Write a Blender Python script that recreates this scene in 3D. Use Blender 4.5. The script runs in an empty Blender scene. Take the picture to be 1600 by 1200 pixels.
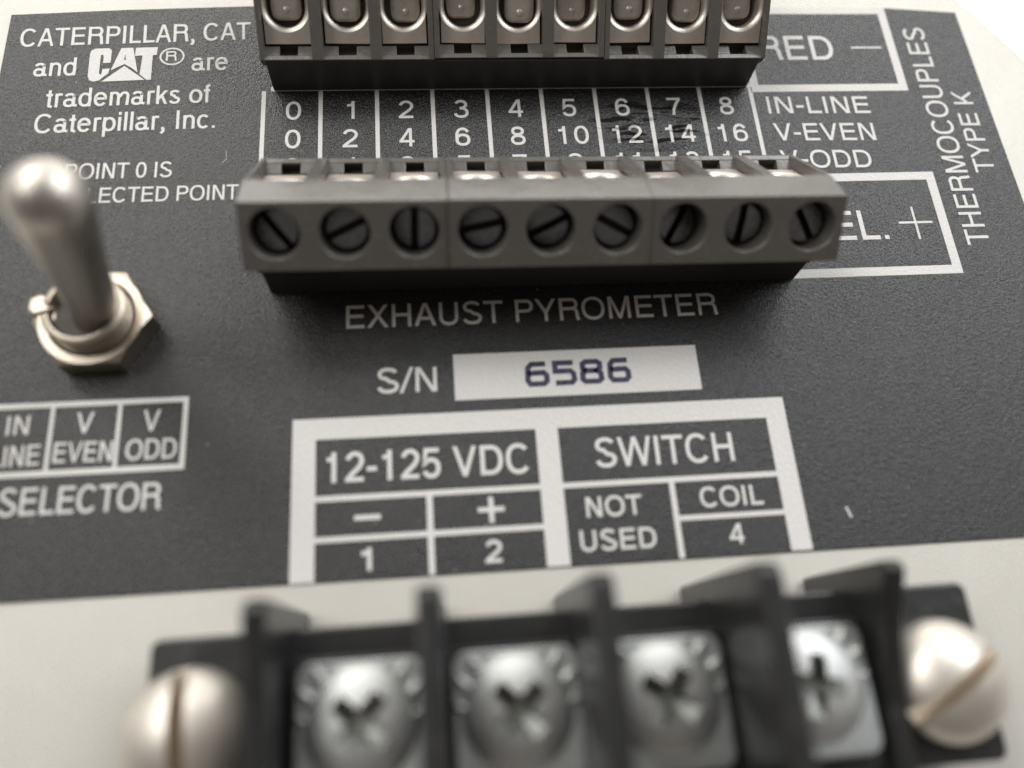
import bpy, bmesh, math, random
from mathutils import Matrix, Vector

random.seed(4)
S = 0.1                      # everything below is in millimetres; one Blender unit is 10 mm
sc = bpy.context.scene
COL = sc.collection
sc.unit_settings.system = 'METRIC'
sc.unit_settings.scale_length = 0.01

# ------------------------------------------------------------------ camera
cd = bpy.data.cameras.new('camera')
cam = bpy.data.objects.new('camera', cd)
COL.objects.link(cam)
cam.matrix_world = Matrix((
    (0.994671, 0.044143, -0.093177, 1.4620),
    (-0.073771, 0.936047, -0.344055, -4.8215),
    (0.072031, 0.349095, 0.934315, 5.9337),
    (0, 0, 0, 1)))
cd.sensor_fit = 'HORIZONTAL'
cd.sensor_width = 36.0
cd.lens = 36.0 * 1228.44 / 1600.0
cd.clip_start = 0.05
cd.clip_end = 1000.0
cd.dof.use_dof = True
cd.dof.focus_distance = 7.12
cd.dof.aperture_fstop = 0.104
sc.camera = cam

# ------------------------------------------------------------------ render, exposure
sc.render.engine = 'CYCLES'
sc.cycles.use_denoising = True
sc.cycles.denoising_prefilter = 'NONE'
sc.cycles.denoising_input_passes = 'RGB_ALBEDO_NORMAL'
sc.cycles.max_bounces = 8
sc.cycles.sample_clamp_indirect = 6.0
vs = sc.view_settings
vs.view_transform = 'Standard'
vs.look = 'None'
vs.exposure = 0.15
vs.gamma = 1.0
vs.use_curve_mapping = False

# ------------------------------------------------------------------ room light
world = bpy.data.worlds.new('World')
sc.world = world
world.use_nodes = True
wn, wl = world.node_tree.nodes, world.node_tree.links
wn.clear()
wo = wn.new('ShaderNodeOutputWorld')
wb = wn.new('ShaderNodeBackground')
wt = wn.new('ShaderNodeTexCoord')
wsep = wn.new('ShaderNodeSeparateXYZ')
wr = wn.new('ShaderNodeValToRGB')            # the room: dark behind the photographer, pale wall beyond the panel
wr.color_ramp.elements[0].position = 0.22
wr.color_ramp.elements[0].color = (0.12, 0.105, 0.096, 1)
wr.color_ramp.elements[1].position = 0.92
wr.color_ramp.elements[1].color = (0.95, 0.93, 0.89, 1)
we = wr.color_ramp.elements.new(0.985)         # glow low behind the panel, added to gloss the blocks' top bevels
we.color = (5.0, 4.85, 4.6, 1)
wm = wn.new('ShaderNodeMath'); wm.operation = 'MULTIPLY_ADD'
wm.inputs[1].default_value = 0.5; wm.inputs[2].default_value = 0.5
wl.new(wt.outputs['Generated'], wsep.inputs[0])
wz = wn.new('ShaderNodeMath'); wz.operation = 'MULTIPLY_ADD'      # the photographer shades the light from straight above
wz.inputs[1].default_value = -0.5
wl.new(wsep.outputs['Z'], wz.inputs[0]); wl.new(wsep.outputs['Y'], wz.inputs[2])
wl.new(wz.outputs[0], wm.inputs[0])
wl.new(wm.outputs[0], wr.inputs[0])
wl.new(wr.outputs[0], wb.inputs[0])
wb.inputs[1].default_value = 1.0
wl.new(wb.outputs[0], wo.inputs[0])


def area(name, loc, size, target, power, color):
    d = bpy.data.lights.new(name, 'AREA')
    d.shape = 'RECTANGLE'
    d.size, d.size_y = size
    d.energy = power
    d.color = color
    o = bpy.data.objects.new(name, d)
    COL.objects.link(o)
    o.location = loc
    o.rotation_euler = (Vector(target) - Vector(loc)).to_track_quat('-Z', 'Y').to_euler()
    return o


area('back_left_window', (-24, 38, 41), (22, 24), (0, 0, 0), 13500, (1.0, 0.988, 0.965))
area('back_right_window', (33, 37, 41), (22, 24), (2, 0, 0), 12500, (0.97, 0.98, 1.0))
area('left_window', (-30, 9, 45), (20, 20), (0, -1, 0), 6500, (1.0, 0.99, 0.97))
area('right_window', (45, 17, 42), (24, 20), (3, 0, 0), 8000, (0.90, 0.95, 1.0))


# ------------------------------------------------------------------ materials
class NT:
    def __init__(self, name):
        self.m = bpy.data.materials.new(name)
        self.m.use_nodes = True
        self.n = self.m.node_tree.nodes
        self.l = self.m.node_tree.links
        self.n.clear()
        self.out = self.n.new('ShaderNodeOutputMaterial')
        self.b = self.n.new('ShaderNodeBsdfPrincipled')
        self.l.new(self.b.outputs[0], self.out.inputs[0])
        self.tc = self.n.new('ShaderNodeTexCoord')

    def noise(self, scale, detail=3.0, rough=0.55, stretch=None):
        t = self.n.new('ShaderNodeTexNoise')
        t.inputs['Scale'].default_value = scale
        t.inputs['Detail'].default_value = detail
        t.inputs['Roughness'].default_value = rough
        src = self.tc.outputs['Object']
        if stretch:
            mp = self.n.new('ShaderNodeMapping')
            mp.inputs['Scale'].default_value = stretch
            self.l.new(src, mp.inputs[0])
            src = mp.outputs[0]
        self.l.new(src, t.inputs['Vector'])
        return t.outputs[0]

    def ramp(self, src, p0, c0, p1, c1):
        r = self.n.new('ShaderNodeValToRGB')
        e = r.color_ramp.elements
        e[0].position, e[1].position = p0, p1
        e[0].color = tuple(c0) + (1,) if len(c0) == 3 else c0
        e[1].color = tuple(c1) + (1,) if len(c1) == 3 else c1
        self.l.new(src, r.inputs[0])
        return r.outputs[0]

    def math(self, op, a, b):
        m = self.n.new('ShaderNodeMath')
        m.operation = op
        for i, v in enumerate((a, b)):
            if isinstance(v, (int, float)):
                m.inputs[i].default_value = v
            else:
                self.l.new(v, m.inputs[i])
        return m.outputs[0]

    def mix(self, fac, a, b):
        m = self.n.new('ShaderNodeMix')
        m.data_type = 'RGBA'
        for i, v in ((0, fac), (6, a), (7, b)):
            if isinstance(v, tuple):
                m.inputs[i].default_value = v if len(v) == 4 else v + (1,)
            elif isinstance(v, (int, float)):
                m.inputs[i].default_value = v
            else:
                self.l.new(v, m.inputs[i])
        return m.outputs[2]

    def bump(self, src, strength, dist, prev=None):
        b = self.n.new('ShaderNodeBump')
        b.inputs['Strength'].default_value = strength
        b.inputs['Distance'].default_value = dist
        self.l.new(src, b.inputs['Height'])
        if prev is not None:
            self.l.new(prev, b.inputs['Normal'])
        return b.outputs[0]

    def set(self, **kw):
        for k, v in kw.items():
            i = self.b.inputs[k.replace('_', ' ')]
            if isinstance(v, tuple):
                i.default_value = v if len(v) == 4 else v + (1,)
            elif isinstance(v, (int, float)):
                i.default_value = v
            else:
                self.l.new(v, i)
        return self.m


def film(name, c0, c1, rough, r2, grain=1.0, spec=0.66, specks=0.8):
    """Textured polycarbonate overlay: fine leathery grain, soft creases where it has lifted, faint scuffs."""
    t = NT(name)
    g1 = t.noise(34, 3, 0.6)
    g2 = t.noise(90, 2, 0.5)
    # creases near the column numbers: long waves only inside a soft spot round (36, -1) mm
    sep = t.n.new('ShaderNodeSeparateXYZ')
    t.l.new(t.tc.outputs['Object'], sep.inputs[0])
    dx = t.math('DIVIDE', t.math('SUBTRACT', sep.outputs[0], 3.55), 0.62)
    dy = t.math('DIVIDE', t.math('SUBTRACT', sep.outputs[1], -0.12), 0.30)
    d2 = t.math('ADD', t.math('MULTIPLY', dx, dx), t.math('MULTIPLY', dy, dy))
    spot = t.math('MAXIMUM', t.math('SUBTRACT', 1.0, d2), 0.0)
    wv = t.noise(4.2, 1.5, 0.4, (0.5, 1.7, 1))
    n = t.bump(g1, 0.55 * grain, 0.020)
    n = t.bump(g2, 0.6 * grain, 0.010, n)
    n = t.bump(t.math('MULTIPLY', t.ramp(wv, 0.42, (0, 0, 0), 0.58, (1, 1, 1)), spot), 1.0, 0.052, n)
    big = t.noise(1.3, 4, 0.6)
    scuff = t.ramp(t.noise(5.5, 5, 0.7, (0.25, 1, 1)), 0.60, (0, 0, 0), 0.78, (1, 1, 1))
    col = t.mix(t.ramp(g1, 0.40, (0, 0, 0), 0.62, (1, 1, 1)), c0, c1)
    vo = t.n.new('ShaderNodeTexVoronoi')
    vo.inputs['Scale'].default_value = 5.5
    t.l.new(t.tc.outputs['Object'], vo.inputs['Vector'])
    dust = t.ramp(vo.outputs['Distance'], 0.030, (1, 1, 1), 0.060, (0, 0, 0))
    col = t.mix(t.math('MULTIPLY', t.math('MULTIPLY', dust, t.ramp(t.noise(2.2, 2), 0.5, (0, 0, 0), 0.6, (1, 1, 1))), specks), col, (0.32, 0.30, 0.27))
    ro = t.math('ADD', rough, t.math('MULTIPLY', t.math('SUBTRACT', big, 0.5), 0.18))
    ro = t.math('ADD', ro, t.math('MULTIPLY', scuff, r2))
    ro = t.math('ADD', ro, t.math('MULTIPLY', t.math('SUBTRACT', g2, 0.5), 0.25))
    return t.set(Base_Color=col, Roughness=ro, Normal=n, Specular_IOR_Level=spec)


M_LABEL = film('black_label_film', (0.012, 0.0117, 0.0112), (0.021, 0.0203, 0.0195), 0.24, 0.08)
M_INK = film('white_label_ink', (0.695, 0.678, 0.645), (0.735, 0.718, 0.685), 0.46, 0.05, 0.55, 0.5, 0.0)

t = NT('stamped_blue_ink')
M_STAMP = t.set(Base_Color=t.mix(t.ramp(t.noise(28, 3), 0.42, (0, 0, 0), 0.7, (1, 1, 1)), (0.018, 0.015, 0.050), (0.075, 0.068, 0.13)), Roughness=0.5)

t = NT('satin_beige_plate')
fl = t.noise(60, 3, 0.6)
n = t.bump(fl, 0.45, 0.012)
M_PLATE = t.set(Base_Color=t.mix(t.noise(1.6, 4), (0.585, 0.562, 0.50), (0.655, 0.633, 0.575)),
                Roughness=t.math('ADD', 0.34, t.math('MULTIPLY', fl, 0.12)), Metallic=0.2, Normal=t.bump(t.noise(9, 4, 0.7, (1, 0.2, 1)), 0.12, 0.01, n))

t = NT('white_table')
M_TABLE = t.set(Base_Color=t.mix(t.noise(0.5, 3), (0.88, 0.88, 0.88), (0.93, 0.93, 0.93)), Roughness=0.6)


def plastic(name, c0, c1, rough, bump=0.12):
    t = NT(name)
    f = t.noise(34, 4, 0.6)
    d = t.ramp(t.noise(6, 5, 0.7), 0.55, (0, 0, 0), 0.8, (1, 1, 1))
    n = t.bump(f, bump, 0.01)
    n = t.bump(t.noise(3.0, 3, 0.6), 0.35, 0.03, n)
    return t.set(Base_Color=t.mix(d, c0, c1), Roughness=t.math('ADD', rough, t.math('MULTIPLY', d, 0.15)), Normal=n)


M_HOUSING = plastic('dark_grey_plastic', (0.135, 0.126, 0.113), (0.172, 0.161, 0.145), 0.25)
M_BLACK = plastic('black_plastic', (0.040, 0.038, 0.036), (0.052, 0.049, 0.045), 0.45)
M_STRIP = plastic('black_moulded_strip', (0.022, 0.022, 0.022), (0.040, 0.038, 0.035), 0.30)


def metal(name, c0, c1, rough, scale=9.0, bump=0.1, stretch=None, metallic=1.0):
    t = NT(name)
    f = t.noise(scale, 5, 0.65, stretch)
    g = t.noise(70, 3, 0.6)
    n = t.bump(g, bump, 0.006)
    return t.set(Base_Color=t.mix(f, c0, c1), Metallic=metallic,
                 Roughness=t.math('ADD', rough, t.math('MULTIPLY', f, 0.16)), Normal=n)


M_CLAMP = metal('dull_nickel_clamp', (0.50, 0.43, 0.37), (0.68, 0.60, 0.53), 0.45, 12, 0.3, None, 0.5)
M_RIM = metal('bright_punched_rim', (0.74, 0.69, 0.60), (0.86, 0.81, 0.71), 0.34)
M_PRESS = metal('worn_pressure_plate', (0.50, 0.475, 0.42), (0.78, 0.735, 0.65), 0.27, 18, 0.4, None, 0.45)
M_SLOT = metal('grey_steel_screw', (0.13, 0.14, 0.155), (0.46, 0.475, 0.50), 0.20, 16, 0.4)
M_NICKEL = metal('warm_nickel', (0.44, 0.38, 0.305), (0.60, 0.535, 0.45), 0.30, 9, 0.3)
M_LEVER = metal('satin_toggle_lever', (0.50, 0.465, 0.41), (0.62, 0.58, 0.52), 0.33, 6, 0.2)
M_ZINC = metal('zinc_plated_steel', (0.50, 0.52, 0.515), (0.78, 0.78, 0.75), 0.33, 12, 0.8, None, 0.85)
M_TPLATE = metal('tinned_terminal_plate', (0.36, 0.39, 0.385), (0.60, 0.615, 0.60), 0.34, 9, 0.6, None, 0.9)
M_HEAD = metal('polished_screw_head', (0.68, 0.63, 0.555), (0.84, 0.79, 0.71), 0.34, 5, 0.25, None, 0.8)
t = NT('recess_shade')
M_SHADE = t.set(Base_Color=t.mix(t.noise(20, 4), (0.02, 0.018, 0.016), (0.07, 0.06, 0.052)), Roughness=0.5, Metallic=0.4)  # near-black colour standing in for shade inside screw slots and the bushing


M_RECESS = metal('dark_screw_recess', (0.17, 0.178, 0.165), (0.36, 0.37, 0.345), 0.36, 14, 0.5)  # cross recess of the zinc heads, coloured darker for the shade in it
M_SLOTTED = metal('brown_screw_slot', (0.52, 0.45, 0.36), (0.74, 0.66, 0.56), 0.42, 8, 0.4)  # slot faces browner and a little darker than the head


# ------------------------------------------------------------------ mesh helpers (millimetres in, scene units out)
class MB:
    def __init__(self):
        self.v, self.f, self.sm, self.mi = [], [], [], []
        self.mats = []

    def mat(self, m):
        if m not in self.mats:
            self.mats.append(m)
        return self.mats.index(m)

    def add(self, vs, fs, m, smooth=False, tf=None):
        o = len(self.v)
        for p in vs:
            p = Vector(p)
            self.v.append(tf @ p if tf else p)
        k = self.mat(m)
        for f in fs:
            self.f.append([i + o for i in f])
            self.sm.append(smooth)
            self.mi.append(k)

    def box(self, x0, x1, y0, y1, z0, z1, m, tf=None):
        vs = [(x, y, z) for x in (x0, x1) for y in (y0, y1) for z in (z0, z1)]
        self.add(vs, [(0, 1, 3, 2), (4, 6, 7, 5), (0, 4, 5, 1), (2, 3, 7, 6), (0, 2, 6, 4), (1, 5, 7, 3)], m, False, tf)

    def prism_x(self, prof, x0, x1, m, skip=(), tf=None):
        """Profile of (y, z) points pushed along x."""
        n = len(prof)
        vs = [(x0, a, b) for a, b in prof] + [(x1, a, b) for a, b in prof]
        fs = [(i, (i + 1) % n, n + (i + 1) % n, n + i) for i in range(n) if i not in skip]
        fs += [tuple(range(n)), tuple(range(n, 2 * n))]
        self.add(vs, fs, m, False, tf)

    def prism_z(self, poly, z0, z1, m, tf=None):
        n = len(poly)
        vs = [(a, b, z0) for a, b in poly] + [(a, b, z1) for a, b in poly]
        fs = [(i, (i + 1) % n, n + (i + 1) % n, n + i) for i in range(n)]
        fs += [tuple(range(n)), tuple(range(n, 2 * n))]
        self.add(vs, fs, m, False, tf)

    def lathe(self, prof, m, seg=40, tf=None, smooth=True):
        """Profile of (radius, z); radius 0 closes the end."""
        vs, rings, fs = [], [], []
        for r, z in prof:
            if r < 1e-6:
                rings.append([len(vs)]); vs.append((0, 0, z))
            else:
                rings.append(list(range(len(vs), len(vs) + seg)))
                vs += [(r * math.cos(2 * math.pi * k / seg), r * math.sin(2 * math.pi * k / seg), z) for k in range(seg)]
        for a, b in zip(rings, rings[1:]):
            for k in range(seg):
                j = (k + 1) % seg
                if len(a) == 1 and len(b) == 1:
                    continue
                if len(a) == 1:
                    fs.append((a[0], b[k], b[j]))
                elif len(b) == 1:
                    fs.append((a[k], a[j], b[0]))
                else:
                    fs.append((a[k], a[j], b[j], b[k]))
        self.add(vs, fs, m, smooth, tf)

    def build(self, name, parent=None, bevel=0.0, seg=2, angle=40, fix=True, loc=None, sharp=None):
        me = bpy.data.meshes.new(name)
        me.from_pydata([tuple(p * S) for p in self.v], [], self.f)
        for m in self.mats:
            me.materials.append(m)
        me.polygons.foreach_set('use_smooth', self.sm)
        me.polygons.foreach_set('material_index', self.mi)
        if fix:
            bm = bmesh.new(); bm.from_mesh(me)
            bmesh.ops.recalc_face_normals(bm, faces=bm.faces)
            bm.to_mesh(me); bm.free()
        if sharp:
            me.set_sharp_from_angle(angle=math.radians(sharp))
        me.update()
        o = bpy.data.objects.new(name, me)
        COL.objects.link(o)
        if parent:
            o.parent = parent
        if loc:
            o.location = Vector(loc) * S
        if bevel:
            b = o.modifiers.new('bevel', 'BEVEL')
            b.width = bevel * S
            b.segments = seg
            b.limit_method = 'ANGLE'
            b.angle_limit = math.radians(angle)
            b.harden_normals = False
        return o


def tag(o, label=None, cat=None, group=None, kind=None):
    if label: o['label'] = label
    if cat: o['category'] = cat
    if group: o['group'] = group
    if kind: o['kind'] = kind
    return o


def empty(name, loc, rz=0.0):
    o = bpy.data.objects.new(name, None)
    o.empty_display_size = 0.2
    COL.objects.link(o)
    o.location = Vector(loc) * S
    o.rotation_euler = (0, 0, rz)
    return o


def copy_part(o, parent):
    c = o.copy()
    COL.objects.link(c)
    c.parent = parent
    for ch in list(o.children):
        copy_part(ch, c)
    return c


def carve(o, cutters):
    """Cut slots into a closed mesh and keep the result as plain mesh data."""
    tmp = []
    bpy.context.view_layer.update()
    for mb in cutters:
        c = mb.build('cutter')
        md = o.modifiers.new('cut', 'BOOLEAN')
        md.operation = 'DIFFERENCE'
        md.solver = 'EXACT'
        md.material_mode = 'TRANSFER'
        md.object = c
        c.matrix_world = o.matrix_world
        tmp.append(c)
    bpy.context.view_layer.update()
    dg = bpy.context.evaluated_depsgraph_get()
    me = bpy.data.meshes.new_from_object(o.evaluated_get(dg))
    o.modifiers.clear()
    old = o.data
    o.data = me
    bpy.data.meshes.remove(old)
    for c in tmp:
        d = c.data
        bpy.data.objects.remove(c)
        bpy.data.meshes.remove(d)
    me.set_sharp_from_angle(angle=math.radians(38))
    return o


# ------------------------------------------------------------------ lettering: a grotesque drawn as strokes on a 718-unit cap height
CAP = 718.0
ADV = dict(A=667, B=667, C=722, D=722, E=667, H=722, I=278, K=667, L=556, M=833, N=722, O=778, P=667, R=722, S=667, T=611, U=722,
           V=667, W=944, X=667, Y=667, a=556, c=500, d=556, e=556, f=278, i=222, k=500, l=222, m=833, n=556, o=556, p=556, r=345,
           s=500, t=285)
for ch_ in '0123456789':
    ADV[ch_] = 556
ADV.update({'-': 333, '.': 278, ',': 278, '/': 300, ' ': 270, ':': 278})


def arc(cx, cy, rx, ry, a0, a1, n=18, e=2.25):
    out = []
    for i in range(n + 1):
        a = math.radians(a0 + (a1 - a0) * i / n)
        c, s = math.cos(a), math.sin(a)
        out.append((cx + rx * math.copysign(abs(c) ** (2 / e), c), cy + ry * math.copysign(abs(s) ** (2 / e), s)))
    return out


def glyph(ch, t):
    """Strokes of one letter: ('s', points, closed) is a pen stroke, ('q', four points) a sheared bar."""
    h = t / 2
    o = []

    def L(*p): o.append(('s', list(p), False))
    def C(p): o.append(('s', p, True))

    def D(x0, y0, x1, y1, k=1.0):                 # diagonal bar with level ends
        tx = t * k * math.hypot(x1 - x0, y1 - y0) / abs(y1 - y0) / 2
        o.append(('q', [(x0 - tx, y0), (x0 + tx, y0), (x1 + tx, y1), (x1 - tx, y1)]))
    cap = CAP
    s = 82 + h                                    # left stem centre
    if ch in 'EFL':
        r = 612 if ch == 'E' else 530
        L((s, 0), (s, cap))
        L((s, h), (r, h))
        if ch == 'E':
            L((s, 375), (r - 28, 375)); L((s, cap - h), (r - 4, cap - h))
    elif ch == 'H': L((s, 0), (s, cap)); L((640 - h, 0), (640 - h, cap)); L((s, 375), (640 - h, 375))
    elif ch == 'I': L((139, 0), (139, cap))
    elif ch == 'T': L((305, 0), (305, cap - h)); L((16, cap - h), (595, cap - h))
    elif ch == 'A':
        D(14 + t * .55, 0, 333 - t * .12, cap); D(653 - t * .55, 0, 333 + t * .12, cap); L((160, 235), (507, 235))
    elif ch == 'V': D(333, 0, 20 + t * .53, cap); D(333, 0, 647 - t * .53, cap)
    elif ch == 'W':
        D(250, 0, 16 + t * .5, cap); D(250, 0, 472, cap); D(694, 0, 472, cap); D(694, 0, 928 - t * .5, cap)
    elif ch == 'X': D(20 + t * .6, 0, 628 - t * .6, cap); D(648 - t * .6, 0, 38 + t * .6, cap)
    elif ch == 'Y': L((333, 0), (333, 320)); D(333, 275, 16 + t * .57, cap); D(333, 275, 650 - t * .57, cap)
    elif ch == 'K': L((s, 0), (s, cap)); D(s + 40, 215, 590, cap); D(655 - t * .6, 0, 300, 425)
    elif ch == 'M':
        L((s, 0), (s, cap)); L((751 - h, 0), (751 - h, cap)); D(416, 0, s + h * .5, cap, .92); D(416, 0, 751 - h * 1.5, cap, .92)
    elif ch == 'N': L((s, 0), (s, cap)); L((640 - h, 0), (640 - h, cap)); D(640 - h * 1.5, 0, s + h * .5, cap)
    elif ch in 'PR':
        w = 622 if ch == 'P' else 650
        y0 = 300 if ch == 'P' else 325
        yc, ry = (cap - h + y0 + h) / 2, (cap - h - y0 - h) / 2
        L((s, 0), (s, cap))
        L((s, cap - h), *arc(w - ry - h - 8, yc, ry + 8, ry, 90, -90, 16), (s, y0 + h))
        if ch == 'R':
            L((420, y0 + h), *arc(470, 205, 135, y0 + h - 205, 90, 0, 8)[1:], (610, 100), (640, 0))
    elif ch == 'D': L((s, 0), (s, cap)); L((s, cap - h), *arc(350, cap / 2, 325 - h, cap / 2 - h, 90, -90, 24), (s, h))
    elif ch == 'B': pass
    elif ch == 'O': C(arc(389, cap / 2, 350 - h, cap / 2 + 14 - h, 0, 360, 44)[:-1])
    elif ch == 'C': L(*arc(368, cap / 2, 324 - h, cap / 2 + 14 - h, 40, 322, 34))
    elif ch == 'U': L((s - 2, cap), (s - 2, 270), *arc(361, 255, 280 - h, 255 + 14 - h, 180, 360, 22)[1:-1], (642 - h, 270), (642 - h, cap))
    elif ch == 'S':
        L(*arc(335, 538, 262 - h, 194 - h, 18, 172, 16), *arc(310, 530, 236 - h, 166 - h, 190, 262, 7),
          *arc(352, 186, 268 - h, 186 - h, 82, 0, 9), *arc(337, 200, 283 - h, 214 - h, -6, -168, 18))
    elif ch == '0': C(arc(278, cap / 2, 243 - h, cap / 2 + 8 - h, 0, 360, 44)[:-1])
    elif ch == '1':
        x = 352 - h
        L((x, 0), (x, cap)); L((112, 545), (215, 552), (290, 590), (x, cap - 8))
    elif ch == '2':
        L(*arc(282, 498, 236 - h, 222 - h, 172, -28, 22, 2.0), (395, 345), (300, 262), (190, 170), (110, 85), (80, 30))
        L((36, h), (508, h))
    elif ch == '3':
        L(*arc(272, 535, 212 - h, 185 - h, 165, -50, 18), (330, 388), (232, 384))
        L((232, 384), (340, 376), *arc(272, 205, 248 - h, 220 - h, 50, -170, 22))
    elif ch == '4':
        L((402, 0), (402, cap)); L((28, 205), (530, 205)); D(80, 215, 382, cap, .95)
    elif ch == '5':
        L((480, cap - h), (138, cap - h), (88, 330), *arc(272, 238, 240 - h, 248 - h, 130, -160, 26))
    elif ch in '69':
        p1_ = arc(282, 232, 240 - h, 240 - h, 0, 360, 36)[:-1]
        p2_ = arc(282, 360, 240 - h, 356 - h, 32, 205, 22)
        if ch == '9':
            p1_ = [(556 - x, cap - y) for x, y in p1_]; p2_ = [(556 - x, cap - y) for x, y in p2_]
        C(p1_); L(*p2_)
    elif ch == '7': L((30, cap - h), (520, cap - h)); L((492, cap - h), (350, 470), (250, 240), (210, 0))
    elif ch == '8': C(arc(278, 545, 208 - h, 180 - h, 0, 360, 32)[:-1]); C(arc(278, 196, 240 - h, 206 - h, 0, 360, 36)[:-1])
    elif ch == '-': L((40, 290), (293, 290))
    elif ch == '.': L((139 - h * 1.05, h * 1.05), (139 + h * 1.05, h * 1.05))
    elif ch == ':': L((139 - h, h), (139 + h, h)); L((139 - h, 480), (139 + h, 480))
    elif ch == ',': L((139 - h, h), (139 + h, h)); L((139 + h * .55, h), (139 + h * .4, -70), (80, -140))
    elif ch == '/': D(10, -18, 290, cap + 18, .85)
    elif ch == 'a':
        L((420, 395), *arc(275, 385, 175 - h * .4, 145 - h * .6, 10, 165, 14)[0:0], *arc(262, 372, 200 - h, 166 - h, 0, 165, 16))
        L((462 - h, 375), (462 - h, 60), (500, h), (540, h - 4))
        C(arc(240, 158, 208 - h, 172 - h, 0, 360, 30)[:-1])
    elif ch == 'c': L(*arc(262, 262, 232 - h, 276 - h, 42, 318, 26))
    elif ch == 'd': L((490 - h, 0), (490 - h, cap)); C(arc(268, 262, 236 - h, 276 - h, 0, 360, 36)[:-1])
    elif ch == 'p': L((66 + h, -207), (66 + h, 524)); C(arc(288, 262, 236 - h, 276 - h, 0, 360, 36)[:-1])
    elif ch == 'o': C(arc(278, 262, 243 - h, 276 - h, 0, 360, 36)[:-1])
    elif ch == 'e': L((50 + h, 282), (508 - h, 282), *arc(278, 272, 236 - h, 266 - h, 4, 180, 20)); L(*arc(278, 262, 236 - h, 276 - h, 176, 325, 16))
    elif ch == 'f': L((140, 0), (140, 560), *arc(232, 590, 92, 128 - h, 175, 90, 7), (262, cap - h)); L((14, 524 - h), (258, 524 - h))
    elif ch == 't': L((255, 8), (200, h - 6), (150, 60), (146, 120), (146, 660)); L((14, 524 - h), (255, 524 - h))
    elif ch == 'i': L((111, 0), (111, 524)); L((111, 604), (111, cap))
    elif ch == 'l': L((111, 0), (111, cap))
    elif ch == 'k': L((67 + h, 0), (67 + h, cap)); D(130, 185, 430, 524); D(485 - t * .6, 0, 265, 330)
    elif ch == 'r': L((77 + h, 0), (77 + h, 524)); L((77 + h, 330), (120, 440), (200, 490), (332, 484))
    elif ch == 'n': L((70 + h, 0), (70 + h, 524)); L((70 + h, 300), *arc(285, 330, 205 - h, 208 - h, 170, 0, 16), (490 - h, 0))
    elif ch == 'm':
        L((70 + h, 0), (70 + h, 524))
        L((70 + h, 310), *arc(250, 340, 208 - h * 1.4, 198 - h, 170, 0, 14), (458 - h * 1.4, 0))
        L((458 - h * 1.4, 310), *arc(602, 340, 165 - h * .6, 198 - h, 170, 0, 14), (767 - h, 0))
    elif ch == 's':
        L(*arc(252, 398, 186 - h, 140 - h, 18, 175, 14), *arc(240, 388, 174 - h, 124 - h, 195, 262, 6),
          *arc(262, 146, 200 - h, 134 - h, 80, 0, 8), *arc(252, 150, 210 - h, 164 - h, -8, -165, 15))
    return o


INKLR = {}


def ink_bounds(ch, t):
    k = (ch, t)
    if k not in INKLR:
        xs = []
        for st in glyph(ch, t):
            if st[0] == 'q':
                xs += [p[0] for p in st[1]]
            else:
                pts = st[1]
                horiz_end = abs(pts[0][1] - pts[-1][1]) < 2 and len(pts) == 2
                xs += [p[0] - (0 if horiz_end else t / 2) for p in pts] + [p[0] + (0 if horiz_end else t / 2) for p in pts]
        INKLR[k] = (min(xs), max(xs))
    return INKLR[k]


class Ink:
    """Flat printing: every stroke sits a hair above the one before, so no two lie in one plane."""
    def __init__(self, z0):
        self.mb = MB()
        self.z0 = z0
        self.k = 0

    @property
    def z(self):
        self.k = (self.k + 1) % 17
        return self.z0 + self.k * 0.0006

    def quad(self, pts, m):
        z = self.z
        self.mb.add([(x, y, z) for x, y in pts], [tuple(range(len(pts)))], m)

    def rect(self, x0, y0, x1, y1, m):
        self.quad([(x0, y0), (x1, y0), (x1, y1), (x0, y1)], m)

    def stroke(self, pts, w, closed, m):
        P = [Vector((p[0], p[1])) for p in pts]
        Q = [P[0]]
        for p in P[1:]:
            if (p - Q[-1]).length > 1e-4:
                Q.append(p)
        P = Q
        n = len(P)
        lft, rgt = [], []
        for i in range(n):
            a = P[i - 1] if (i > 0 or closed) else None
            b = P[(i + 1) % n] if (i < n - 1 or closed) else None
            d0 = (P[i] - a).normalized() if a is not None else (b - P[i]).normalized()
            d1 = (b - P[i]).normalized() if b is not None else d0
            n0, n1 = Vector((-d0.y, d0.x)), Vector((-d1.y, d1.x))
            mt = (n0 + n1)
            mt = mt.normalized() if mt.length > 1e-6 else n0
            k = min(1.0 / max(mt.dot(n0), 0.35), 1.9)
            lft.append(P[i] + mt * (w / 2 * k)); rgt.append(P[i] - mt * (w / 2 * k))
        z = self.z
        vs = [(p.x, p.y, z) for p in lft] + [(p.x, p.y, z) for p in rgt]
        m_ = n if closed else n - 1
        fs = [(i, (i + 1) % n, n + (i + 1) % n, n + i) for i in range(m_)]
        self.mb.add(vs, fs, m)

    def text(self, s, x0, y0, x1, y1, cap, weight, m, track=0.0):
        """Ink runs from (x0, y0) to (x1, y1) along its baseline."""
        t = weight * CAP
        first, last = ink_bounds(s[0], t)[0], ink_bounds(s[-1], t)[1]
        pen, xs = 0.0, []
        for ch in s:
            xs.append(pen)
            pen += ADV[ch] + track
        total = xs[-1] + last - first
        a, b = Vector((x0, y0)), Vector((x1, y1))
        d = (b - a)
        kx = d.length / total
        ky = cap / CAP
        ux = d.normalized()
        uy = Vector((-ux.y, ux.x))
        pw = t * (kx * ky) ** 0.5

        def T(p, off):
            return a + ux * ((p[0] + off - first) * kx) + uy * (p[1] * ky)
        for ch, off in zip(s, xs):
            for st in glyph(ch, t):
                if st[0] == 'q':
                    self.quad([tuple(T(p, off)) for p in st[1]], m)
                else:
                    self.stroke([tuple(T(p, off)) for p in st[1]], pw, st[2], m)


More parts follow.
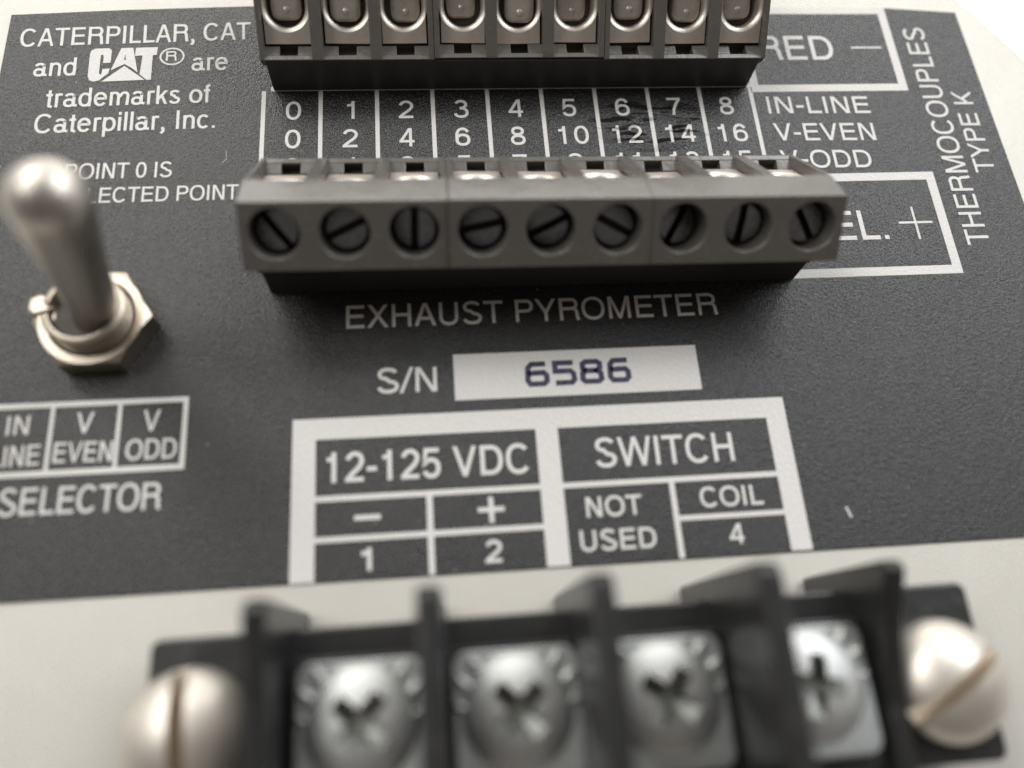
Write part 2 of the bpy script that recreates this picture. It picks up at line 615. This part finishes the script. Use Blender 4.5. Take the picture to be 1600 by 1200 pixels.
# ------------------------------------------------------------------ table under the panel
mb = MB()
mb.box(-2500, 2500, -2500, 2500, -60, -26, M_TABLE)
tag(mb.build('table_surface'), 'plain white table surface far below the panel corner', None, None, 'structure')

# ------------------------------------------------------------------ the instrument panel and its printed label
panel = empty('instrument_panel', (0, 0, 0))
tag(panel, 'beige metal instrument panel with a black printed label, holding the switch and terminals', 'panel')
mb = MB()
mb.prism_z([(-70, 30), (60.86, 30), (86, -10.7), (86, -95), (-70, -95)], -3.2, -0.16, M_PLATE)
mb.build('metal_plate', panel, bevel=0.35, seg=3)

top = [(-23.16, 12.2), (-12.8, 12.8), (-1.5, 13.25), (15, 13.5), (32, 13.4), (45.9, 13.07), (61.9, 13.05), (69.56, 12.45)]
mb = MB()
mb.prism_z([(-23.5, -41.0), (70.3, -41.15)] + top[::-1], -0.15, 0.0, M_LABEL)
label = mb.build('face_label', panel, bevel=0.04, seg=1)
label['label'] = 'black textured label film with white lettering'

ink = Ink(0.003)
W = M_INK
# frames and rules
def frame(x0, y0, x1, y1, w):
    ink.rect(x0, y1 - w, x1, y1, W); ink.rect(x0, y0, x1, y0 + w, W)
    ink.rect(x1 - w, y0 + w, x1, y1 - w, W); ink.rect(x0, y0 + w, x0 + w, y1 - w, W)

frame(45.9, 2.52, 61.88, 13.06, 0.84)
frame(45.9, -17.70, 61.80, -6.94, 0.86)
ink.rect(0.6, 3.13, 45.9, 3.62, W)
for i in range(10):
    x = -0.02 + i * 5.09
    ink.rect(x - 0.19, -8.6, x + 0.19, 3.14, W)
ink.rect(57.18, 7.78, 60.4, 7.98, W)
ink.rect(57.05, -12.47, 60.3, -12.25, W); ink.rect(58.55, -14.12, 58.76, -12.47, W); ink.rect(58.55, -12.25, 58.76, -10.72, W)
# selector table
ink.rect(-21.2, -26.62, -4.72, -26.20, W); ink.rect(-21.2, -32.02, -4.72, -31.58, W)
ink.rect(-5.1, -31.58, -4.72, -26.62, W); ink.rect(-21.2, -31.58, -20.8, -26.62, W)
ink.rect(-14.88, -31.58, -14.58, -26.62, W); ink.rect(-9.95, -31.58, -9.65, -26.62, W)
# supply and switch table
B0 = -41.02
ink.rect(3.24, -30.26, 42.76, -28.55, W)
ink.rect(3.24, B0, 5.02, -30.26, W); ink.rect(22.1, B0, 23.88, -30.26, W); ink.rect(41.06, B0, 42.76, -30.26, W)
ink.rect(5.02, -35.14, 22.1, -34.70, W); ink.rect(5.02, -38.21, 22.1, -37.78, W); ink.rect(13.33, B0, 13.79, -38.21, W); ink.rect(13.33, -37.78, 13.79, -35.14, W)
ink.rect(23.88, -35.15, 41.06, -34.72, W); ink.rect(32.22, B0, 32.66, -35.15, W); ink.rect(32.66, -38.20, 41.06, -37.80, W)
ink.rect(7.91, -36.68, 9.88, -36.30, W)
ink.rect(17.18, -36.63, 19.21, -36.26, W); ink.rect(18.02, -37.46, 18.39, -36.63, W); ink.rect(18.02, -36.26, 18.39, -35.48, W)
ink.mb.build('ruled_lines', label, fix=False)

ink = Ink(0.016)
TX = [
    ('CATERPILLAR, CAT', -21.91, 8.37, -1.46, 9.17, 2.1, 0.144),
    ('and', -20.33, 5.0, -16.68, 5.1, 2.05, .14),
    ('are', -6.59, 5.52, -3.39, 5.61, 2.05, .14),
    ('trademarks of', -18.87, 1.55, -4.63, 1.95, 2.05, .14),
    ('Caterpillar, Inc.', -19.49, -1.18, -4.18, -0.86, 2.03, .14),
    ('POINT 0 IS', -16.35, -6.0, -7.52, -5.95, 1.6, 0.139),
    ('N', -22.95, -6.05, -21.75, -6.04, 1.6, .139),
    ('SELECTED POINT', -16.62, -8.43, -1.81, -8.34, 1.52, .139),
    ('RED', 47.55, 6.4, 55.22, 6.35, 3.0, 0.144),
    ('IN-LINE', 47.14, -0.03, 57.34, -0.14, 1.97, 0.139),
    ('V-EVEN', 47.24, -3.16, 57.16, -3.28, 1.97, 0.139),
    ('V-ODD', 47.27, -6.2, 56.07, -6.33, 1.95, 0.139),
    ('YEL.', 47.9, -14.0, 55.78, -14.06, 3.05, 0.144),
    ('THERMOCOUPLES', 65.23, -14.89, 65.36, 10.36, 2.2, 0.134),
    ('TYPE K', 68.09, -7.15, 68.17, 2.31, 2.0, 0.134),
    ('EXHAUST PYROMETER', 7.34, -20.93, 38.67, -20.88, 2.05, 0.134),
    ('S/N', 9.76, -26.65, 14.51, -26.70, 2.1, .14),
    ('12-125 VDC', 5.69, -33.72, 21.35, -33.78, 2.4, .155),
    ('1', 8.22, -40.43, 9.20, -40.43, 1.66, .17),
    ('2', 17.5, -40.42, 18.81, -40.44, 1.68, .16),
    ('SWITCH', 26.68, -33.65, 37.85, -33.71, 2.38, .145),
    ('NOT', 25.49, -37.51, 29.87, -37.51, 1.56, .155),
    ('USED', 24.77, -40.05, 30.63, -40.09, 1.57, .155),
    ('COIL', 34.52, -37.26, 39.56, -37.3, 1.57, .155),
    ('4', 36.35, -40.21, 37.5, -40.23, 1.55, .155),
    ('IN', -17.92, -28.7, -16.32, -28.69, 1.5, .145),
    ('V', -12.9, -28.78, -11.66, -28.78, 1.62, .145),
    ('V', -8.0, -28.87, -6.74, -28.87, 1.68, .145),
    ('LINE', -18.73, -31.19, -15.26, -31.12, 1.6, .145),
    ('EVEN', -14.29, -31.02, -10.07, -31.1, 1.58, .145),
    ('ODD', -9.08, -31.09, -5.39, -31.13, 1.6, .145),
    ('SELECTOR', -17.65, -34.86, -6.25, -34.97, 2.05, .14),
]
for s, x0, y0, x1, y1, h, w in TX:
    ink = Ink(0.016)
    ink.text(s, x0, y0, x1, y1, h, w, W)
    ink.mb.build('lettering', label, fix=False)
for k in range(9):
    cx = 2.66 + k * 5.055
    for row, (n, by) in enumerate(((k, -0.06), (2 * k, -3.16), (2 * k - 1 if k else 0, -6.2))):
        s = str(n)
        ink = Ink(0.016)
        if len(s) == 1:
            w = 1.36 if s != '1' else 0.82
            ink.text(s, cx - w / 2, by, cx + w / 2, by, 1.98, .138, W)
        else:
            w2 = 1.36 if s[1] != '1' else 0.82
            ink.text(s[0], cx - 1.42, by, cx - 0.62, by, 1.98, .138, W)
            ink.text(s[1], cx + 0.16, by, cx + 0.16 + w2, by, 1.98, .138, W)
        ink.mb.build('numeral', label, fix=False)
# ring round the R
ink = Ink(0.016)
ink.stroke(arc(-8.42, 7.2, 1.03, 0.93, 0, 360, 44, 2.0)[:-1], 0.17, True, W)
ink.text('R', -8.95, 6.68, -7.95, 6.7, 1.12, .15, W)
ink.mb.build('registered_mark', label, fix=False)
ink = Ink(0.016)
# fine white nicks in the film
ink.stroke([(46.12, -37.9), (46.25, -38.3), (46.38, -38.75)], 0.16, False, W)
ink.mb.build('scratch', label, fix=False)
ink = Ink(0.016)
ink.stroke([(-3.05, -3.3), (-3.0, -4.2), (-3.35, -4.6)], 0.03, False, W)
ink.mb.build('scratch', label, fix=False)

# maker's mark: three heavy letters over a peak
ink = Ink(0.016)
ink.quad([(-15.27, 8.14), (-14.07, 8.19), (-13.79, 7.93), (-13.79, 6.51), (-14.44, 6.46), (-14.44, 7.2), (-14.55, 7.46), (-14.71, 7.38), (-14.68, 5.36), (-14.57, 5.12), (-14.44, 5.31), (-14.43, 5.8), (-13.8, 5.85), (-13.85, 5.35), (-14.6, 4.51), (-15.1, 4.38), (-15.45, 4.56), (-15.62, 5.0), (-15.68, 7.51), (-15.58, 7.94)], W)
ink.quad([(-12.99, 8.18), (-11.94, 8.24), (-11.33, 5.4), (-11.91, 5.91), (-12.53, 6.35), (-13.11, 6.02), (-13.7, 5.62)], W)
ink.quad([(-12.64, 6.82), (-12.46, 6.82), (-12.58, 7.49)], M_LABEL)
ink.quad([(-11.71, 8.22), (-9.76, 8.29), (-9.79, 7.39), (-10.14, 7.35), (-10.09, 4.56), (-10.48, 4.54), (-11.13, 5.17), (-11.04, 7.32), (-11.7, 7.28)], W)
ink.quad([(-14.4, 4.37), (-12.53, 6.13), (-10.63, 4.53)], W)
ink.mb.build('emblem', label, fix=False)

# serial number field and its stamped digits
ink = Ink(0.004)
ink.rect(15.9, -27.55, 36.15, -23.6, W)
ink.mb.build('serial_field', label, fix=False)
ink = Ink(0.02)
SIX = ([(1, .98), (.25, .98), (.05, .8), (.02, .2), (.15, .02), (.85, .02), (1, .15), (1, .42), (.85, .56), (.05, .54)], False)
FIVE = ([(1, .98), (.04, .98), (.04, .58), (.85, .58), (1, .45), (1, .16), (.85, .02), (.0, .02)], False)
EIGHT = ([(.2, .54), (.05, .66), (.05, .88), (.2, .98), (.8, .98), (.95, .88), (.95, .66), (.8, .54), (.97, .42), (1, .14), (.85, .02), (.15, .02), (.0, .14), (.03, .42), (.2, .54), (.8, .54)], False)
for k, (pts, cl) in enumerate((SIX, FIVE, EIGHT, SIX)):
    x0 = 21.85 + k * 2.26
    ink.stroke([(x0 + p[0] * 1.55 + random.uniform(-.03, .03), -26.5 + 0.015 * k + p[1] * 1.8) for p in pts], 0.45, cl, M_STAMP)
sd = ink.mb.build('serial_digits', label, fix=False)
sd['label'] = 'stamped dark blue serial number digits'

# ------------------------------------------------------------------ the two nine-pole terminal blocks
PITCH = 5.08
SL = (0.0, 3.8), (5.45, 8.7)                       # wire side slope: depth u, height z
sd_ = Vector((SL[1][0] - SL[0][0], SL[1][1] - SL[0][1])).normalized()
sn_ = Vector((-sd_.y, sd_.x))
APEX, NOSE, TAIL = (8.45, 10.25), (12.1, 6.75), (10.2, 3.7)
# frame of the wire slope: x along the block, y up the slope, z out of it
SLOPE = Matrix(((1, 0, 0, 0), (0, sd_.x, sn_.x, SL[0][0]), (0, sd_.y, sn_.y, SL[0][1]), (0, 0, 0, 1)))
fd = Vector((NOSE[0] - APEX[0], NOSE[1] - APEX[1]))
FL = fd.length
fd.normalize()
fn = Vector((-fd.y, fd.x))
FACE = Matrix(((1, 0, 0, 0), (0, fd.x, fn.x, APEX[0]), (0, fd.y, fn.y, APEX[1]), (0, 0, 0, 1)))   # y down the screw face, z out of it
HOLE_S, HOLE_R = FL * 0.46, 1.86


def make_block(name, label, slots, base_turn=0.0):
    root = empty(name, (0, 0, 0))
    tag(root, label, 'terminal block', 'nine pole terminal blocks on the panel')
    # base
    mb = MB()
    mb.box(-22.35, 22.35, 0.30, 10.2, 0, 2.55, M_BLACK)
    mb.box(-22.34, 22.34, -0.07, 0.40, 0.01, 3.66, M_BLACK)
    mb.box(-22.36, 22.36, 10.05, 10.3, 0.01, 3.62, M_BLACK)
    bs = mb.build('base', root, bevel=0.08)
    bs.rotation_euler = (0, 0, base_turn)
    # housing: three three-pole mouldings pushed together
    mb = MB()
    core = [(0.42, 2.6), (0.42, 3.67), (-0.03, 3.68), (-0.03, 3.80), (0.47, 3.81), (0.47, 2.8), (2.2, 2.8), (5.48, 4.9), (5.48, 8.7), APEX, NOSE, TAIL, (10.03, 2.6)]
    for a, b, dz in ((-4, -2, 0.0), (-1, 1, 0.10), (2, 4, -0.05)):
        x0, x1 = (a - .5) * PITCH, (b + .5) * PITCH
        x0 = -22.75 if a == -4 else x0 + 0.02
        x1 = 22.75 if b == 4 else x1 - 0.02
        tf = Matrix.Translation((0, dz * .6, dz))
        mb.prism_x(core, x0, x1, M_HOUSING, skip=(9,), tf=tf)
        for p in range(a, b + 1):
            c0, c1 = (p - .5) * PITCH, (p + .5) * PITCH
            if p == a: c0 = x0
            if p == b: c1 = x1
            # screw face cell with its round hole
            cx, cy = p * PITCH, HOLE_S
            angs = [2 * math.pi * k / 48 for k in range(48)] + [math.atan2(yy - cy, xx - cx) % (2 * math.pi) for xx in (c0, c1) for yy in (0, FL)]
            angs = sorted(set(round(v, 6) for v in angs))
            outer, inner = [], []
            for an in angs:
                ca, sa = math.cos(an), math.sin(an)
                k = 1e9
                if ca > 1e-9: k = min(k, (c1 - cx) / ca)
                if ca < -1e-9: k = min(k, (c0 - cx) / ca)
                if sa > 1e-9: k = min(k, (FL - cy) / sa)
                if sa < -1e-9: k = min(k, -cy / sa)
                outer.append((cx + ca * k, cy + sa * k, 0))
                inner.append((ca, sa))
            n = len(angs)
            rings = [[(cx + c * (HOLE_R + .09), cy + s_ * (HOLE_R + .09), 0) for c, s_ in inner],
                     [(cx + c * (HOLE_R + .02), cy + s_ * (HOLE_R + .02), -0.07) for c, s_ in inner],
                     [(cx + c * HOLE_R, cy + s_ * HOLE_R, -0.3) for c, s_ in inner],
                     [(cx + c * HOLE_R * .98, cy + s_ * HOLE_R * .98, -3.6) for c, s_ in inner]]
            allr = [outer] + rings
            vs = [q for r in allr for q in r]
            f0 = [(i, (i + 1) % n, n + (i + 1) % n, n + i) for i in range(n)]
            mb.add(vs, f0, M_HOUSING, False, tf @ FACE)
            f1 = [(j * n + i, j * n + (i + 1) % n, (j + 1) * n + (i + 1) % n, (j + 1) * n + i) for j in (1, 2, 3) for i in range(n)]
            f1.append(tuple(range(4 * n, 5 * n)))
            mb.add(vs, f1, M_HOUSING, True, tf @ FACE)
            # ledge either side of the notch in front of the clamp
            for l0, l1 in ((p * PITCH - 2.1, p * PITCH - 0.78), (p * PITCH + 0.78, p * PITCH + 2.1)):
                mb.prism_x([(0.44, 2.7), (0.44, 3.80), (1.52, 3.78), (1.52, 2.7)], l0, l1, M_HOUSING, tf=tf)
        for e in range(a, b + 2):
            w = 0.50
            d0, d1 = (e - .5) * PITCH - w, (e - .5) * PITCH + w
            if e == a: d0 = x0 - 0.004
            if e == b + 1: d1 = x1 + 0.004
            mb.prism_x([(-0.05, 3.67), (-0.05, 3.79), (5.45, 8.69), (5.6, 8.69), (5.6, 2.7), (0.44, 2.7), (0.43, 3.67)], d0, d1, M_HOUSING, tf=tf)
    hs = mb.build('housing', root, fix=True, bevel=0.07, seg=2)
    # wire clamps
    cl = MB()
    hw, s0, s1, top, dep = 1.93, 1.28, 6.5, -0.95, -2.9
    hc, hr = s0 + 1.36 + 1.66, 1.66
    pts_o, pts_i = [], []
    N = 56
    for k in range(N):
        an = 2 * math.pi * k / N + math.pi / N
        ca, sa = math.cos(an), math.sin(an)
        oy = 0.25 if sa > 0 else 0.0
        kk = min(hw / abs(ca) if abs(ca) > 1e-9 else 1e9, ((s1 - hc) if sa > 0 else (hc - s0)) / abs(sa) if abs(sa) > 1e-9 else 1e9)
        pts_o.append((ca * kk, hc + sa * kk)); pts_i.append((ca * hr, hc + oy + sa * hr))
    # square the four outer corners
    for cx_, cy_ in ((-hw, s0), (hw, s0), (hw, s1), (-hw, s1)):
        j = min(range(N), key=lambda i: (pts_o[i][0] - cx_) ** 2 + (pts_o[i][1] - cy_) ** 2)
        pts_o[j] = (cx_, cy_)
    grow = lambda p, g: ((p[0]) * (1 + g / hr), hc + (p[1] - hc) * (1 + g / hr))
    r_out = [(x, y, dep) for x, y in pts_o]
    r_top = [(x, y, top) for x, y in pts_o]
    r_a = [grow(p, 0.46) + (top,) for p in pts_i]
    r_m = [grow(p, 0.16) + (top - 0.10,) for p in pts_i]
    r_b = [p + (top - 0.36,) for p in pts_i]
    r_c = [grow(p, -0.05) + (dep,) for p in pts_i]
    vs = r_out + r_top + r_a + r_m + r_b + r_c
    ring = lambda j: [(j * N + i, j * N + (i + 1) % N, (j + 1) * N + (i + 1) % N, (j + 1) * N + i) for i in range(N)]
    cl.add(vs, ring(0) + ring(1), M_CLAMP, False, SLOPE)
    cl.add(vs, ring(2) + ring(3), M_RIM, True, SLOPE)
    cl.add(vs, ring(4), M_CLAMP, True, SLOPE)
    clamp = cl.build('wire_clamp', root, loc=(-4 * PITCH, 0, 0))
    # pressure plate seen through the clamp
    pp = MB()
    prof = [(6.3, -2.8), (6.3, -1.30), (3.75, -1.25), (3.42, -1.31), (3.22, -1.48), (3.18, -1.75), (3.3, -2.8)]
    n = len(prof)
    vs, fs = [], []
    xs = [(-1.3, .75), (-1.25, .45), (-1.1, .2), (-.85, .05), (-.6, 0), (.6, 0), (.85, .05), (1.1, .2), (1.25, .45), (1.3, .75)]
    for x, sh in xs:
        vs += [(x, a + (sh if a < 5 else 0), b - sh * .35) for a, b in prof]
    for j in range(len(xs) - 1):
        fs += [(j * n + i, j * n + (i + 1) % n, (j + 1) * n + (i + 1) % n, (j + 1) * n + i) for i in range(n)]
    fs += [tuple(range(n)), tuple(range((len(xs) - 1) * n, len(xs) * n))]
    pp.add(vs, fs, M_PRESS, True, SLOPE)
    pp.lathe([(0, -1.13), (0.18, -1.15), (0.34, -1.28)], M_PRESS, 16, SLOPE @ Matrix.Translation((0.05, 4.0, 0)))
    press = pp.build('pressure_plate', clamp, sharp=50)
    # slotted clamp screws down in their holes
    sb = MB()
    sb.lathe([(0, -3.9), (1.62, -3.9), (1.62, -1.95), (1.5, -1.8), (0, -1.66)], M_SLOT, 36)
    scr = sb.build('clamp_screw', root)
    cut = MB(); cut.box(-2, 2, -0.30, 0.30, -2.75, -1.0, M_SHADE)  # slot faces coloured dark, as if in shade
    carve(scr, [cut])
    scr_m = scr.data
    bpy.data.objects.remove(scr)
    for k in range(9):
        if k:
            c = clamp.copy(); COL.objects.link(c); c.parent = root
            c.location = Vector(((k - 4) * PITCH, 0, 0)) * S
            q = press.copy(); COL.objects.link(q); q.parent = c
            c.rotation_euler = (random.uniform(-.03, .03), 0, random.uniform(-.02, .02))
            c.location += Vector((random.uniform(-.06, .06), 0, random.uniform(-.08, .06))) * S
            q.location = Vector((random.uniform(-.15, .15), random.uniform(-.12, .16), random.uniform(-.18, .06))) * S
            q.rotation_euler = (random.uniform(-.05, .05), random.uniform(-.04, .04), random.uniform(-.05, .05))
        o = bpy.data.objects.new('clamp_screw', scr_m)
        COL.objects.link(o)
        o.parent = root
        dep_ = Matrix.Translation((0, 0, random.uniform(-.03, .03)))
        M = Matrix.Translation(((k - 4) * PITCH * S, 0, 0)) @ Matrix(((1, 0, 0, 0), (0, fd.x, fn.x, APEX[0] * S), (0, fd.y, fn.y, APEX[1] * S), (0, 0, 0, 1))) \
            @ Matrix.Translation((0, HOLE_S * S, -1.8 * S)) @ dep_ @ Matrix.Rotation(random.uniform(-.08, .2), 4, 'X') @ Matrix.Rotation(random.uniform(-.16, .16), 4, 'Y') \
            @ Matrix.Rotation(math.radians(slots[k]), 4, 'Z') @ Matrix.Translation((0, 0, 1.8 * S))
        o.matrix_local = M
    return root


far_block = make_block('terminal_block', 'dark grey terminal block at the top with its shiny open wire clamps in view', [20, 75, 130, 5, 60, 100, 40, 160, 80])
far_block.location = Vector((23.2, 3.24, 0)) * S
# slot angles seen from the screw side (x runs the other way down the face)
near_block = make_block('terminal_block', 'dark grey terminal block with nine round screw holes, above the words EXHAUST PYROMETER', [-62, 85, 62, -28, 28, 12, 88, 25, -52], math.radians(0.35))
near_block.rotation_euler = (0, 0, math.pi - math.radians(0.75))
near_block.location = Vector((23.65, -7.32, 0)) * S

# ------------------------------------------------------------------ toggle switch
sw = empty('toggle_switch', (-11.8, -20.1, 0))
tag(sw, 'metal toggle switch with its lever leaning right over a hexagonal nut', 'switch')
mb = MB()
hexp = [(4.45 * math.cos(math.radians(60 * k + 1)), 4.45 * math.sin(math.radians(60 * k + 1))) for k in range(6)]
prof = []
for z, rr in ((0.02, 1.0), (1.85, 1.0), (2.15, 0.955)):
    prof.append([(x * rr, y * rr, z) for x, y in hexp])
# hexagon ring with a round bore
N = 48
def hexr(an, R=4.45, rot=math.radians(1)):
    a = (an - rot) % (math.pi / 3) - math.pi / 6
    return R * math.cos(math.pi / 6) / math.cos(a)
angs = [2 * math.pi * k / N + math.radians(1) for k in range(N)]
rows = [[(hexr(a) * math.cos(a), hexr(a) * math.sin(a), 0.02) for a in angs],
        [(hexr(a) * math.cos(a), hexr(a) * math.sin(a), min(2.1, 2.1 - 0.55 * max(0, hexr(a) - 3.98))) for a in angs],
        [(3.92 * math.cos(a), 3.92 * math.sin(a), 2.16) for a in angs],
        [(3.3 * math.cos(a), 3.3 * math.sin(a), 2.16) for a in angs],
        [(3.05 * math.cos(a), 3.05 * math.sin(a), 1.9) for a in angs],
        [(3.02 * math.cos(a), 3.02 * math.sin(a), 0.02) for a in angs]]
vs = [p for r in rows for p in r]
fs = [(j * N + i, j * N + (i + 1) % N, (j + 1) * N + (i + 1) % N, (j + 1) * N + i) for j in range(5) for i in range(N)]
mb.add(vs, fs, M_NICKEL, True)
mb.build('hex_nut', sw, sharp=22)
mb = MB()
pr = [(2.0, 0.0)]
z = 0.0
while z < 3.5:
    pr += [(3.0, z), (3.0, z + .12), (2.52, z + .30), (2.52, z + .36), (3.0, z + .56)]
    z += 0.62
pr = [(2.95, 0.02)] + [p for p in pr[1:]] + [(2.75, z + .1), (2.5, z + .12), (2.42, z - .7), (0, z - .75)]
mb.lathe(pr, M_NICKEL, 56)
mb.lathe([(2.41, z - .66), (0, z - .62)], M_SHADE, 40)  # dark disc painting the shaded gap round the lever
bush = mb.build('threaded_bushing', sw, sharp=35)
cut = MB(); cut.box(-3.6, -2.2, -0.55, 0.55, 2.3, 6, M_NICKEL)
carve(bush, [cut])
mb = MB()
ang = math.radians(12.9)
tfl = Matrix.Rotation(ang, 4, 'Y')
lev = [(0, 2.2), (1.7, 2.3), (1.75, 3.6), (1.66, 4.4), (1.68, 5.4), (1.8, 6.6), (1.86, 8.0)]
for k in range(11):
    f = k / 10
    lev.append((1.86 + 0.60 * f ** 1.2, 8.0 + f * 10.3))
for k in range(1, 11):
    a = math.radians(90 * k / 10)
    lev.append((2.46 * math.cos(a) if k < 10 else 0, 18.3 + 2.3 * math.sin(a)))
mb.lathe(lev, M_LEVER, 48, tfl)
mb.build('lever', sw, sharp=60)
mb = MB()
mb.prism_z([(-4.75, 1.7), (-3.9, 2.1), (-2.8, 1.5), (-2.9, 0.5), (-4.2, 0.1), (-4.8, 0.7)], 0.6, 2.35, M_NICKEL)
mb.build('lock_tab', sw, bevel=0.3, seg=3)

# ------------------------------------------------------------------ four-pole barrier strip
strip = empty('barrier_strip', (23.05, -50.2, 0))
tag(strip, 'black four pole barrier strip with tall dividers and screw terminals along the bottom', 'barrier strip')
BP = 9.47
def rrect(x0, y0, x1, y1, r, n=5):
    out = []
    for cx, cy, a in ((x1 - r, y0 + r, -90), (x1 - r, y1 - r, 0), (x0 + r, y1 - r, 90), (x0 + r, y0 + r, 180)):
        out += [(cx + r * math.cos(math.radians(a + 90 * k / n)), cy + r * math.sin(math.radians(a + 90 * k / n))) for k in range(n + 1)]
    return out
mb = MB()
mb.prism_z(rrect(-27.1, -5.6, 27.1, 5.6, 0.7), 0.02, 6.0, M_STRIP)
for k in range(4):
    cx = (k - 1.5) * BP
    mb.box(cx - 4.0, cx + 4.0, -5.3, 3.75, 5.9, 7.62, M_STRIP)
mb.build('base', strip, bevel=0.18)
for k, h in enumerate((14.6, 15.3, 15.9, 16.0, 12.3)):
    mb = MB()
    w = 0.66 if k in (0, 4) else 0.72
    cx = (k - 2) * BP
    if k == 4:      # the end wall steps down towards the front
        crest = [(6.3, h), (2.9, 10.3), (-1.6, 8.7), (-6.6, 8.4), (-7.0, 8.0)]
    elif k == 0:
        crest = [(6.3, h), (1.5, 13.4), (-6.3, 12.6), (-6.85, 12.0)]
    else:
        crest = [(6.3, h), (-6.3, h), (-6.85, h - .6)]
    mb.prism_x([(7.1, 0.03), (6.85, h - .6)] + crest + [(-7.1, 0.03)], cx - w, cx + w, M_STRIP)
    mb.build('barrier', strip, bevel=0.28, seg=3)
# one terminal plate and one screw, then copies
mb = MB()
mb.prism_z(rrect(-3.85, -4.2, 3.85, 3.5, 0.9), 7.64, 8.45, M_TPLATE)
for sx in (-1, 1):
    for a_, r_ in ((52, 4.35), (33, 4.2), (12, 3.75), (70, 3.75)):
        ca, sa = math.cos(math.radians(a_)), math.sin(math.radians(a_))
        tf = Matrix.Translation((sx * ca * (r_ - .5), sa * (r_ - .5) - 0.35, 8.42)) @ Matrix.Rotation(math.radians(a_ if sx > 0 else 180 - a_), 4, 'Z')
        mb.lathe([(0, .42), (.25, .36), (.38, .16), (.42, 0)], M_ZINC, 14, tf @ Matrix.Diagonal((1.7, .72, 1, 1)))
plate0 = mb.build('terminal_plate', strip, bevel=0.2)
mb = MB()
hd = [(0, 8.2), (3.35, 8.2), (3.4, 8.5), (3.22, 8.78), (2.9, 8.98), (2.4, 9.2), (1.8, 9.36), (1.0, 9.48), (0, 9.52)]
mb.lathe(hd, M_ZINC, 56)
scr0 = mb.build('terminal_screw', strip, sharp=50)
cuts = []
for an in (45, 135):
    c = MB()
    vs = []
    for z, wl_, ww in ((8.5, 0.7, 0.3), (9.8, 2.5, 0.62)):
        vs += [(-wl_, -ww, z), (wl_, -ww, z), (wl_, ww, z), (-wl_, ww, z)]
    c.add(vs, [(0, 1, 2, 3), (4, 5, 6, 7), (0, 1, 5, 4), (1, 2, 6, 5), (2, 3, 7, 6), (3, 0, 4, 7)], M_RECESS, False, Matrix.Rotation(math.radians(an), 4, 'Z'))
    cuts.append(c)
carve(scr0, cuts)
for k in range(4):
    a = plate0 if k == 0 else plate0.copy()
    b = scr0 if k == 0 else scr0.copy()
    for o in (a, b):
        if k:
            COL.objects.link(o); o.parent = strip
        o.location = Vector(((k - 1.5) * 9.22 + (0, .1, 0, 0)[k], -0.1, 0)) * S
    b.rotation_euler = (0, 0, math.radians((4, -3, 9, 33)[k]))

# ------------------------------------------------------------------ the strip's two mounting screws
def mount_screw(loc, rz, label):
    mb = MB()
    pr = [(0, 0.02), (3.75, 0.02), (3.9, 0.6)]
    for k in range(1, 13):
        a = math.radians(90 * k / 12)
        pr.append((3.9 * math.cos(a) if k < 12 else 0, 0.6 + 2.6 * math.sin(a)))
    mb.lathe(pr, M_HEAD, 64)
    o = mb.build('mounting_screw')
    c = MB(); c.box(-5, 5, -0.5, 0.5, 1.1, 6, M_SLOTTED)
    carve(o, [c])
    o.location = Vector(loc) * S
    o.rotation_euler = (0, 0, math.radians(rz))
    tag(o, label, 'screw', 'slotted screws fixing the barrier strip')
    return o


mount_screw((-1.2, -50.3, 6.0), 94, 'slotted dome head screw in the left ear of the barrier strip, beside the end divider')
mount_screw((46.75, -50.75, 6.0), 31, 'slotted dome head screw with a diagonal slot in the right ear of the barrier strip')
